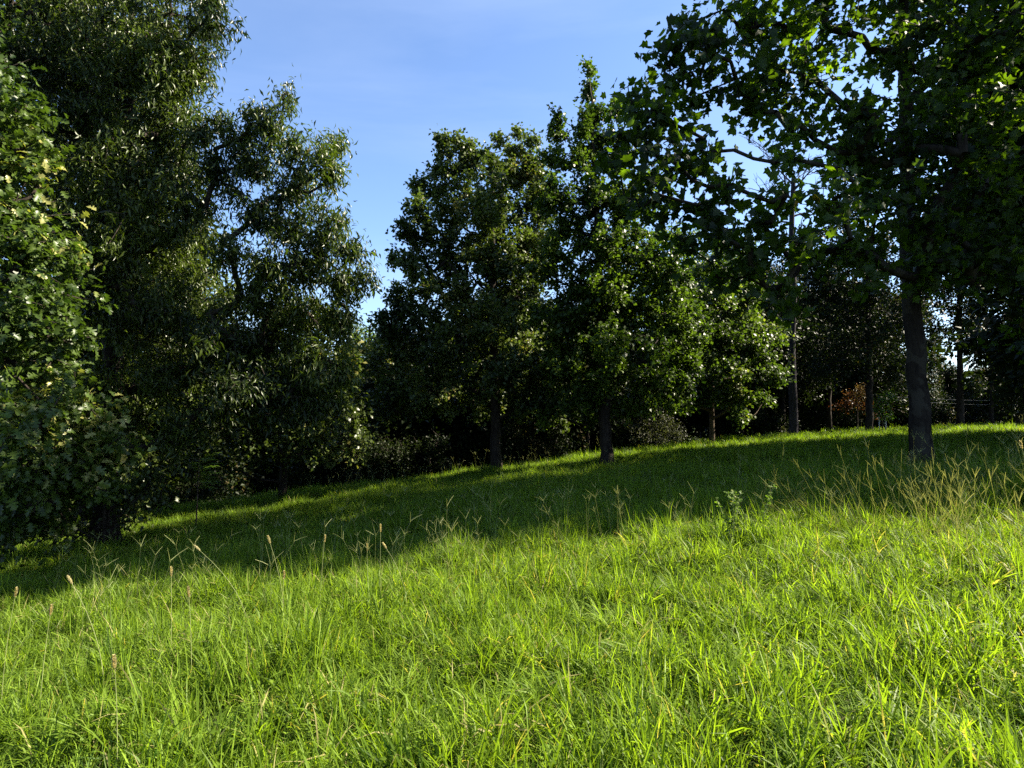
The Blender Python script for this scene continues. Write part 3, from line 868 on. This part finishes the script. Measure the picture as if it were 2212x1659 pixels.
# ---- undergrowth: shrubs at the left edge and along the dark margin
def shrub(px, D, h, w, lab, mat, seed, size=.12, tm=None, nm='shrub', group=None):
    x, y = gpt(px, D)
    z = g1(x, y)
    rg = np.random.default_rng(seed)
    lob = [(x + rg.uniform(-w, w), y + rg.uniform(-.5, .5), z + h * rg.uniform(.25, .95), w * .45, w * .45, h * .3) for _ in range(5)]
    tree(nm, (x, y), (x, y, z + h * .6), lob, .03, lab, 'shrub', mat, M_BARK, tm or T_DIA, 16, size, dens=60, seed=seed, rise=.6, spread=.1, group=group)


shrub(40, 12.2, 1.3, .9, 'leafy bush at the left edge under the near oak', M_OAKBACK, 81)
shrub(235, 12.4, 1.9, 1.0, 'round leafy bush hiding the foot of the cherry', M_OAKBACK, 94)
shrub(130, 12.6, 1.6, .9, 'low bush between the near oak and the cherry foot', M_OAKBACK, 95)
shrub(170, 14.5, 1.5, 1.1, 'dark bush under the left trees, second from the left edge', M_OAKBACK, 82)
shrub(300, 18, 1.5, 1.2, 'dark bush beneath the cherry boughs beside the sunlit grass patch', M_OAKBACK, 83)
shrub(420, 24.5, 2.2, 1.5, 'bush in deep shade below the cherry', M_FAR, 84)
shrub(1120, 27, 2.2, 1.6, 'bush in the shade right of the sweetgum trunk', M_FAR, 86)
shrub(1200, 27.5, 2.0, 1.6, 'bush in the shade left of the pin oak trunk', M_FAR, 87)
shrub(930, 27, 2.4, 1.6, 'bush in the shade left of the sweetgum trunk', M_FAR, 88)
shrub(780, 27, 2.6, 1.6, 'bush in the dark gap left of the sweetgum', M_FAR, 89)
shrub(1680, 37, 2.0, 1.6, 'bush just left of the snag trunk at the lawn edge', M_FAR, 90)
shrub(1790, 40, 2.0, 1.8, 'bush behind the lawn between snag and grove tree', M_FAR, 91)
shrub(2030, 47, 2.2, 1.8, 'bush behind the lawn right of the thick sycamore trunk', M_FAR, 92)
shrub(2140, 47, 2.4, 2.0, 'bush behind the lawn at the far right', M_FAR, 93)

# pinnate sapling at the left (fern-like fronds)
def pinnate_leaves(root, start, d, L_, n, size, mat, rg):
    d = unit(np.array(d, float)); V, T, TI = [], [], []
    pos, F, Nn = [], [], []
    side = unit(np.cross(d, [0, 0, 1]))
    for k in range(n):
        s = (k + 1) / n
        p = start + d * L_ * s + np.array([0, 0, -.25 * L_ * s * s])
        for sg in (-1, 1):
            pos.append(p); F.append(side * sg + d * .5 + rg.normal(0, .1, 3) - np.array([0, 0, .15])); Nn.append(np.array([0, 0, 1]) + rg.normal(0, .15, 3))
    pos = np.array(pos); M = frames(np.array(F), np.array(Nn))
    me = leaf_mesh('frond', T_LANCE, pos, M, np.full(len(pos), size), rg.uniform(.5, .9, len(pos)))
    add('frond', me, mat, root)


x, y = gpt(430, 14.5)
bz = g1(x, y)
sap = empty('sapling', (x, y, bz), 'sapling with fern-like bright green fronds in front of the dark wood at left', 'sapling')
v, t, qd = cyl((0, 0, -.1), (.05, 0, 1.75), .02, .01)
add('stem', mesh_np('stem', v, tris=t, quads=qd), M_BARKB, sap)
rg = np.random.default_rng(90)
for k in range(14):
    a = rg.uniform(-1.6, 1.4)
    pinnate_leaves(sap, np.array([.04, 0, 1.05 + .05 * k]), (math.cos(a) if k % 3 else 1.0, math.sin(a), .25 + .03 * k), rg.uniform(.4, .65), 9, .12, M_YOUNG, rg)


# ------------------------------------------------------------------ grass
def blades(rg, n, rad, hmin, hmax, wid, lean=(0, 0), curve=.5, fan=False):
    """one tuft: n curved blades (6 verts + tip, 5 triangles each)"""
    a = rg.uniform(0, 2 * PI, n); rr = rad * np.sqrt(rg.uniform(0, 1, n))
    base = np.stack([rr * np.cos(a), rr * np.sin(a), np.zeros(n) - .03], -1)
    h = rg.uniform(hmin, hmax, n) * rg.choice([1, 1, .7, .5], n)
    da = a + rg.normal(0, .5, n) if fan else rg.uniform(0, 2 * PI, n)
    c = np.abs(rg.normal(curve, .35, n))
    d = np.stack([np.cos(da) + lean[0] / np.maximum(c, .15) * .5, np.sin(da) + lean[1] / np.maximum(c, .15) * .5, np.zeros(n)], -1)
    s = np.array([0, .38, .72, 1.0])
    # bend grows along the blade
    ang0 = rg.uniform(.0, .35, n)
    cen = []
    p = base.copy(); cen.append(p)
    for k in range(1, 4):
        ang = ang0 + c * (s[k] ** 1.6) * 1.9
        ds = (s[k] - s[k - 1]) * h
        p = p + d * (np.sin(ang) * ds)[:, None]
        p = p + np.stack([np.zeros(n), np.zeros(n), np.cos(ang) * ds], -1)
        cen.append(p)
    w = wid * rg.uniform(.6, 1.35, n)
    tw = rg.uniform(0, 2 * PI, n)
    side = unit(np.stack([np.cos(da + PI / 2 + .9 * np.sin(tw)), np.sin(da + PI / 2 + .9 * np.sin(tw)), np.zeros(n)], -1))
    W = [.75, 1.0, .75]
    V = []
    for k in range(3):
        V.append(cen[k] - side * (w * W[k] / 2)[:, None]); V.append(cen[k] + side * (w * W[k] / 2)[:, None])
    V.append(cen[3])
    V = np.stack(V, 1)
    t = np.array([[0, 1, 3], [0, 3, 2], [2, 3, 5], [2, 5, 4], [4, 5, 6]])
    T = t[None] + (np.arange(n) * 7)[:, None, None]
    ti = np.clip(rg.normal(.52, .2, n), 0, .97)
    ti = np.where(rg.random(n) < .035, 1.0, ti)
    return V.reshape(-1, 3), T.reshape(-1, 3), np.repeat(ti, 7)


def merge(parts):
    V, T, A = [], [], []
    o = 0
    for v, t, a in parts:
        V.append(v); T.append(np.asarray(t) + o); A.append(a); o += len(v)
    return np.vstack(V), np.vstack(T), np.concatenate(A)


def small_leaves(rg, n, rad, h, size, tm=T_DIA):
    a = rg.uniform(0, 2 * PI, n); rr = rad * np.sqrt(rg.uniform(0, 1, n))
    pos = np.stack([rr * np.cos(a), rr * np.sin(a), rg.uniform(.3, 1, n) * h], -1)
    M = frames(rg.normal(0, 1, (n, 3)) * [1, 1, .3], rg.normal(0, .4, (n, 3)) + [0, 0, 1])
    sz = size * rg.uniform(.7, 1.3, n)
    v, t = tm
    V = np.einsum('nij,kj->nki', M, v) * sz[:, None, None] + pos[:, None]
    T = t[None] + (np.arange(n) * len(v))[:, None, None]
    return V.reshape(-1, 3), T.reshape(-1, 3), np.repeat(rg.uniform(.3, .8, n), len(v))


def strip(p, w, ti, rg):
    """thin two-sided crossed ribbon along the points p"""
    p = np.array(p, float)
    d = unit(p[-1] - p[0])
    V, T = [], []
    o = 0
    for ref in ([1, .2, 0], [0.1, 1, 0]):
        s = unit(np.cross(d, ref))
        ws = np.linspace(w, w * .5, len(p))[:, None]
        v = np.stack([p - s * ws / 2, p + s * ws / 2], 1).reshape(-1, 3)
        for k in range(len(p) - 1):
            a = o + 2 * k
            T += [[a, a + 1, a + 3], [a, a + 3, a + 2]]
        V.append(v); o += len(v)
    V = np.vstack(V)
    return V, np.array(T), np.full(len(V), ti)


def finger_stalk(rg, h, n=(3, 5), L_=.10, w=.0032, ti=.5, narrow=False):
    """a stem topped by spreading finger spikes"""
    lean = rg.normal(0, .20, 2)
    pts = [np.array([lean[0] * h * s ** 1.7, lean[1] * h * s ** 1.7, h * s]) for s in (0, .35, .7, 1)]
    parts = [strip(pts, w, ti, rg)]
    d0 = unit(pts[-1] - pts[-2])
    k = rg.integers(n[0], n[1] + 1)
    a0 = rg.uniform(0, 6.28)
    for i in range(k):
        a = a0 + 2 * PI * i / k + rg.normal(0, .3)
        d = unit(d0 * rg.uniform(.7, 1.3) + np.array([math.cos(a), math.sin(a), 0]) * rg.uniform(.15, .45) if narrow else unit(d0 + 1e-9) * rg.uniform(.7, 1.3) + np.array([math.cos(a), math.sin(a), 0]) * rg.uniform(.4, 1.0))
        Lk = L_ * rg.uniform(.7, 1.25)
        st = pts[-1] - d0 * rg.uniform(0, .03)
        parts.append(strip([st, st + d * Lk * .5, st + d * Lk + np.array([0, 0, -.01])], w * 1.15, min(1, ti + .15), rg))
    return parts


LIB = bpy.data.collections


def library(name, meshes, mat):
    c = bpy.data.collections.new(name)
    for i, (v, t, a) in enumerate(meshes):
        me = mesh_np(f'{name}_{i:02d}', v, tris=t, attrs={'tint': a})
        me.materials.append(mat)
        o = bpy.data.objects.new(f'{name}_{i:02d}', me)
        c.objects.link(o)
    return c


def scatter(name, pts, rot, scl, pick, col, label, cat='grass'):
    """points carrying rotation, scale and choice; geometry nodes set the tufts on them"""
    me = bpy.data.meshes.new(name)
    n = len(pts)
    me.vertices.add(n)
    me.vertices.foreach_set('co', np.asarray(pts, np.float32).ravel())
    for nm, ty, key, dat in (('rot', 'FLOAT_VECTOR', 'vector', rot), ('scl', 'FLOAT_VECTOR', 'vector', scl), ('pick', 'INT', 'value', pick)):
        at = me.attributes.new(nm, ty, 'POINT')
        at.data.foreach_set(key, np.asarray(dat, np.int32 if ty == 'INT' else np.float32).ravel())
    o = bpy.data.objects.new(name, me)
    COL.objects.link(o)
    ng = bpy.data.node_groups.new(name + '_nodes', 'GeometryNodeTree')
    ng.interface.new_socket('Geometry', in_out='INPUT', socket_type='NodeSocketGeometry')
    ng.interface.new_socket('Geometry', in_out='OUTPUT', socket_type='NodeSocketGeometry')
    N, K = ng.nodes, ng.links
    gi, go_ = N.new('NodeGroupInput'), N.new('NodeGroupOutput')
    ci = N.new('GeometryNodeCollectionInfo')
    ci.inputs['Collection'].default_value = col
    ci.inputs['Separate Children'].default_value = True
    ci.inputs['Reset Children'].default_value = True
    ip = N.new('GeometryNodeInstanceOnPoints')
    ip.inputs['Pick Instance'].default_value = True

    def attr(nm, ty):
        x = N.new('GeometryNodeInputNamedAttribute'); x.data_type = ty; x.inputs['Name'].default_value = nm
        return x.outputs['Attribute']
    K.new(gi.outputs[0], ip.inputs['Points'])
    K.new(ci.outputs[0], ip.inputs['Instance'])
    K.new(attr('pick', 'INT'), ip.inputs['Instance Index'])
    er = N.new('FunctionNodeEulerToRotation')
    K.new(attr('rot', 'FLOAT_VECTOR'), er.inputs[0])
    K.new(er.outputs[0], ip.inputs['Rotation'])
    K.new(attr('scl', 'FLOAT_VECTOR'), ip.inputs['Scale'])
    K.new(ip.outputs[0], go_.inputs[0])
    md = o.modifiers.new('scatter', 'NODES'); md.node_group = ng
    tag(o, label, cat, kind='stuff')
    return o


rg = np.random.default_rng(101)
near_t = []
for k in range(14):
    if k % 2:
        parts = []
        for q_ in range(3):
            v_, t_, a_ = blades(rg, 36, .045, .24, .50, .0105, curve=rg.uniform(.4, .8), fan=True)
            parts.append((v_ + np.array([rg.uniform(-.2, .2), rg.uniform(-.2, .2), 0]), t_, np.clip(a_ + rg.uniform(-.22, .22), 0, .97)))
    else:
        parts = [blades(rg, 90, .26, .18, .40, .0095, curve=rg.uniform(.45, .9))]
    parts.append(blades(rg, 34, .26, .10, .26, .006, curve=.6))
    if k % 3 == 0: parts.append(blades(rg, 14, .2, .35, .58, .011, curve=.55))
    if k % 4 == 1: parts.append(small_leaves(rg, 40, .24, .26, .035))
    near_t.append(merge(parts))
C_NEAR = library('tall_tuft', near_t, M_GRASS)
mid_t = [merge([blades(rg, 60, .10, .2, .46, .011, curve=.6, fan=True), blades(rg, 80, .36, .16, .38, .011, curve=rg.uniform(.35, .8)), blades(rg, 50, .36, .08, .2, .010, curve=.5)]) for _ in range(10)]
C_MID = library('meadow_tuft', mid_t, M_GRASS)
far_t = [merge([blades(rg, 120, .5, .08, .22, .016, curve=rg.uniform(.3, .6))]) for _ in range(8)]
C_FAR = library('lawn_tuft', far_t, M_LAWN)


def sow(n, cond, seed, ymin, ymax, cmax=1.25):
    """area-uniform points within the view's wedge (widened), kept where cond holds"""
    r = np.random.default_rng(seed)
    y = np.sqrt(r.uniform(max(ymin, 0) ** 2, ymax ** 2, n)) if ymin >= 0 else r.uniform(ymin, ymax, n)
    x = r.uniform(-cmax, cmax, n) * y
    k = cond(x, y)
    return x[k], y[k], r


def box(n, seed, x0, x1, y0, y1, hole=None):
    r = np.random.default_rng(seed)
    x = r.uniform(x0, x1, n); y = r.uniform(y0, y1, n)
    return x, y, r


def hmap(x, y):
    return (1 + .32 * np.sin(x * 1.9 + 1.2 * np.sin(y * 1.3)) * np.sin(y * 2.3 + x) + .22 * np.sin(x * 4.3 + y * 3.1 + np.sin(y * 2)) + .26 * np.sin(y * 6.7 - x * 3.9))


def field(name, n, ymin, ymax, col, nvar, label, seed, s0=1.0, lim=None, cmax=1.25, lean=.0):
    if cmax == 'box':
        x, y, r = box(n, seed, -9.5, 12.5, -2.5, ymax)
        k = (x * x + y * y > .5)
        x, y = x[k], y[k]
    else:
        x, y, r = sow(n, lambda a, b: (b < edge_dist(a, b)[0] + (lim or 99)), seed, ymin, ymax, cmax)
    z = ground(x, y)
    hm = hmap(x, y)
    m = len(x)
    # the grass leans towards the left, more so on the right-hand side
    ln = -.10 - .22 * np.clip(x / 5, 0, 1) * np.clip((y - 2) / 4, 0, 1)
    rot = np.stack([r.normal(0, .2, m), ln + r.normal(0, .2, m), r.uniform(0, 2 * PI, m)], -1)
    sxy = s0 * r.uniform(.85, 1.2, m)
    sz = s0 * hm * r.uniform(.8, 1.2, m)
    return scatter(name, np.stack([x, y, z], -1), rot, np.stack([sxy, sxy, sz], -1), r.integers(0, nvar, m), col, label)


# near: also a little behind and beside the camera foot
field('tall_grass', 10500, 1.2, 9.5, C_NEAR, 14, 'tall sunlit green grass in the foreground', 1, .72, cmax='box')
field('meadow_grass', 15500, 9.0, 28, C_MID, 10, 'meadow grass of the slope, shaded in a band and sunlit at the crest', 2, .85, lim=2.5)
field('lawn_grass', 11500, 24, 60, C_FAR, 8, 'short lawn grass beyond the crest and under the grove', 3, 1.0)
x, y, r = sow(2500, lambda a, b: (b > edge_dist(a, b)[0] + 1) & (a < 0), 4, 12, 30)
m = len(x)
scatter('bank_grass', np.stack([x, y, ground(x, y)], -1), np.stack([r.normal(0, .1, m), r.normal(0, .1, m), r.uniform(0, 6.28, m)], -1),
        np.ones((m, 3)) * r.uniform(.8, 1.2, (m, 1)), r.integers(0, 8, m), C_FAR, 'short grass of the bank that falls away under the left trees')

# seed stalks
st = [merge(finger_stalk(rg, rg.uniform(.5, .76), w=.0036, L_=.125, n=(2, 4)) + finger_stalk(rg, rg.uniform(.4, .68), w=.0034, L_=.10, n=(2, 5))) for _ in range(10)]
C_ST = library('stalk', st, M_STALK)
tn = []
for _ in range(8):
    ps = []
    for k in range(7):
        f = finger_stalk(rg, rg.uniform(.40, .85), w=.0034, L_=.13, n=(1, 3), narrow=True)
        off = np.array([rg.uniform(-.18, .18), rg.uniform(-.18, .18), 0])
        ps += [(v + off, t, a) for v, t, a in f]
    tn.append(merge(ps))
C_TN = library('dry_stalk', tn, M_TAN)


def stalks(name, n, cond, seed, ymin, ymax, col, nv, label, lean, s=(.85, 1.15)):
    x, y, r = sow(n, cond, seed, ymin, ymax)
    m = len(x)
    rot = np.stack([r.normal(0, .12, m), lean + r.normal(0, .18, m), r.uniform(-.6, .6, m)], -1)
    sc = r.uniform(s[0], s[1], m)
    scatter(name, np.stack([x, y, ground(x, y)], -1), rot, np.stack([sc] * 3, -1), r.integers(0, nv, m), col, label)


clump = lambda a, b, f, th: (np.sin(a * f + 1.3 * np.sin(b * .9)) * np.sin(b * f * .8 + a) > th)
stalks('finger_grass', 400, lambda a, b: clump(a, b, 1.1, .1), 5, 4.2, 11, C_ST, 10, 'pale finger-shaped grass seed heads above the foreground grass', -.05)
stalks('finger_grass_slope', 420, lambda a, b: (b < edge_dist(a, b)[0] + 1) & clump(a, b, .8, .25), 6, 10, 26, C_ST, 10, 'pale finger-shaped grass seed heads over the shaded slope', -.05)
stalks('crest_stalks', 900, lambda a, b: (np.abs(b - edge_dist(a, b)[0]) < 1.2) & (a / b > -.5) & (a / b < .25), 7, 18, 27, C_ST, 10, 'seed stalks along the crest against the dark wood', -.02, (.9, 1.3))
stalks('dry_grass', 330, lambda a, b: (a / b > .46 + .25 * np.sin(b * 2) * .3) & (b > 4.6) & (b < 9.0) & (a / b > 1.35 - b * .13), 8, 4, 9.0, C_TN, 8, 'dense straw-coloured seed stalks leaning left at the right edge', -.42, (.85, 1.15))


# foxtails, one by one
def foxtail(px, py, D, tilt, label, hl=.068):
    """seed head whose top is at the given sight line; stem reaches the ground"""
    tip = P(px, py, D)
    h = tip[2] - g1(tip[0], tip[1])
    h = max(.35, min(h, 1.1))
    bx_, by_ = tip[0] - tilt * h, tip[1]
    bz_ = g1(bx_, by_)
    h = tip[2] - bz_
    root = empty('foxtail_grass', (bx_, by_, bz_), label, 'foxtail', 'foxtails rising above the grass')
    pts = [np.array([tilt * h * s ** 2.0, 0, h * s]) for s in np.linspace(0, 1, 9)]
    d = unit(pts[-1] - pts[-2])
    v, f = tubes(np.array(pts), np.arange(-1, 8), np.linspace(.0022, .0013, 9), np.ones(9, bool), 5)
    me = mesh_np('stem', v, quads=f, smooth=True, attrs={'tint': np.full(len(v), .6)})
    add('stem', me, M_STALK, root)
    # bristly cylinder
    r_ = np.random.default_rng(int(px))
    n = 240
    s = r_.uniform(0, 1, n); a = r_.uniform(0, 6.28, n)
    u = unit(np.cross(d, [0, 1, .1])); w = np.cross(d, u)
    o = np.cos(a)[:, None] * u + np.sin(a)[:, None] * w
    c = pts[-1] + d * (s * hl)[:, None]
    prof = .0066 * np.sin(np.clip(s * .9 + .08, 0, 1) * PI) ** .5
    p0 = c + o * (prof * .3)[:, None]
    F = o * .8 + d * 1.0
    M = frames(F, d + r_.normal(0, .2, (n, 3)))
    me = leaf_mesh('seed_head', T_DIA, p0, M, np.full(n, .013) * (.5 + prof / .0066 * .6), r_.uniform(.2, 1, n))
    add('seed_head', me, M_HEAD, root)


fx = [(150, 1262, 4.3, -.32, 'foxtail leaning left near the left edge of the meadow, above the shaded grass'),
      (218, 1404, 0, 0, ''),
      (418, 1190, 5.2, -.6, 'foxtail leaning far left with its head over the shade band, left of the middle'),
      (583, 1175, 4.9, -.18, 'upright slightly left-leaning foxtail standing tallest left of the middle'),
      (613, 1252, 4.8, .02, 'low foxtail close below the tallest leaning one'),
      (701, 1172, 5.6, .05, 'small foxtail head seen between two taller ones'),
      (822, 1150, 5.2, .0, 'straight upright foxtail, rightmost of the tall ones'),
      (793, 1190, 5.8, -.02, 'small foxtail just left of the straight upright one'),
      (835, 1186, 5.6, -.35, 'foxtail lying almost level beside the straight upright one'),
      (108, 1330, 3.9, .06, 'foxtail at the left edge, lower than its neighbour, in sunlit grass'),
      (32, 1290, 4.4, .08, 'reddish foxtail nearest the left edge of the photo'),
      (248, 1445, 3.1, -.05, 'large near foxtail low at left among bright blades'),
      (408, 1290, 4.0, -.05, 'yellow foxtail half sunk in bright grass left of the middle'),
      (2208, 970, 5.0, -.1, 'orange foxtail head at the far right edge'),
      (370, 1245, 4.4, -.02, 'small foxtail by the finger grass left of the middle')]
for f in fx:
    if f[4]: foxtail(*f)


# leafy weed standing right of the middle
def weed(px, D, h, label, seed, nst=5, name='leafy_weed'):
    x, y = gpt(px, D)
    z = g1(x, y)
    rg = np.random.default_rng(seed)
    root = empty(name, (x, y, z), label, 'weed')
    for k in range(nst):
        ln = rg.normal(0, .18, 2) - [.12, 0]
        hh = h * rg.uniform(.7, 1.05)
        b0 = np.array([rg.uniform(-.12, .12), rg.uniform(-.1, .1), -.05])
        pts = np.array([b0 + [ln[0] * hh * s ** 1.5, ln[1] * hh * s ** 1.5, hh * s] for s in np.linspace(0, 1, 9)])
        v, f = tubes(pts, np.arange(-1, 8), np.linspace(.004, .0015, 9), np.ones(9, bool), 5)
        stem = add('stem', mesh_np('stem', v, quads=f, smooth=True, attrs={'tint': np.full(len(v), .7)}), M_STALK, root)
        n = 44
        s = rg.uniform(.4, 1, n)
        pos = np.stack([np.interp(s, np.linspace(0, 1, 9), pts[:, c]) for c in range(3)], -1)
        F = rg.normal(0, 1, (n, 3)) * [1, 1, .4] + [0, 0, .2]
        me = leaf_mesh('leaves', T_OAKF, pos, frames(F, rg.normal(0, .4, (n, 3)) + [0, 0, 1]), rg.uniform(.03, .055, n), rg.uniform(.4, .95, n))
        add('leaves', me, M_WEED, stem)


weed(1560, 6.6, .82, 'leafy weed with small lobed leaves standing out against the shade right of the middle', 201)
weed(1620, 6.8, .74, 'lighter leafy weed just right of the taller one, at the shade edge', 202, 3)
weed(1400, 12.5, .6, 'pale leafy weed in the shaded slope below the pin oak', 203, 3)
weed(505, 20, .9, 'dark spiky weed at the crest edge below the cherry', 204, 4)
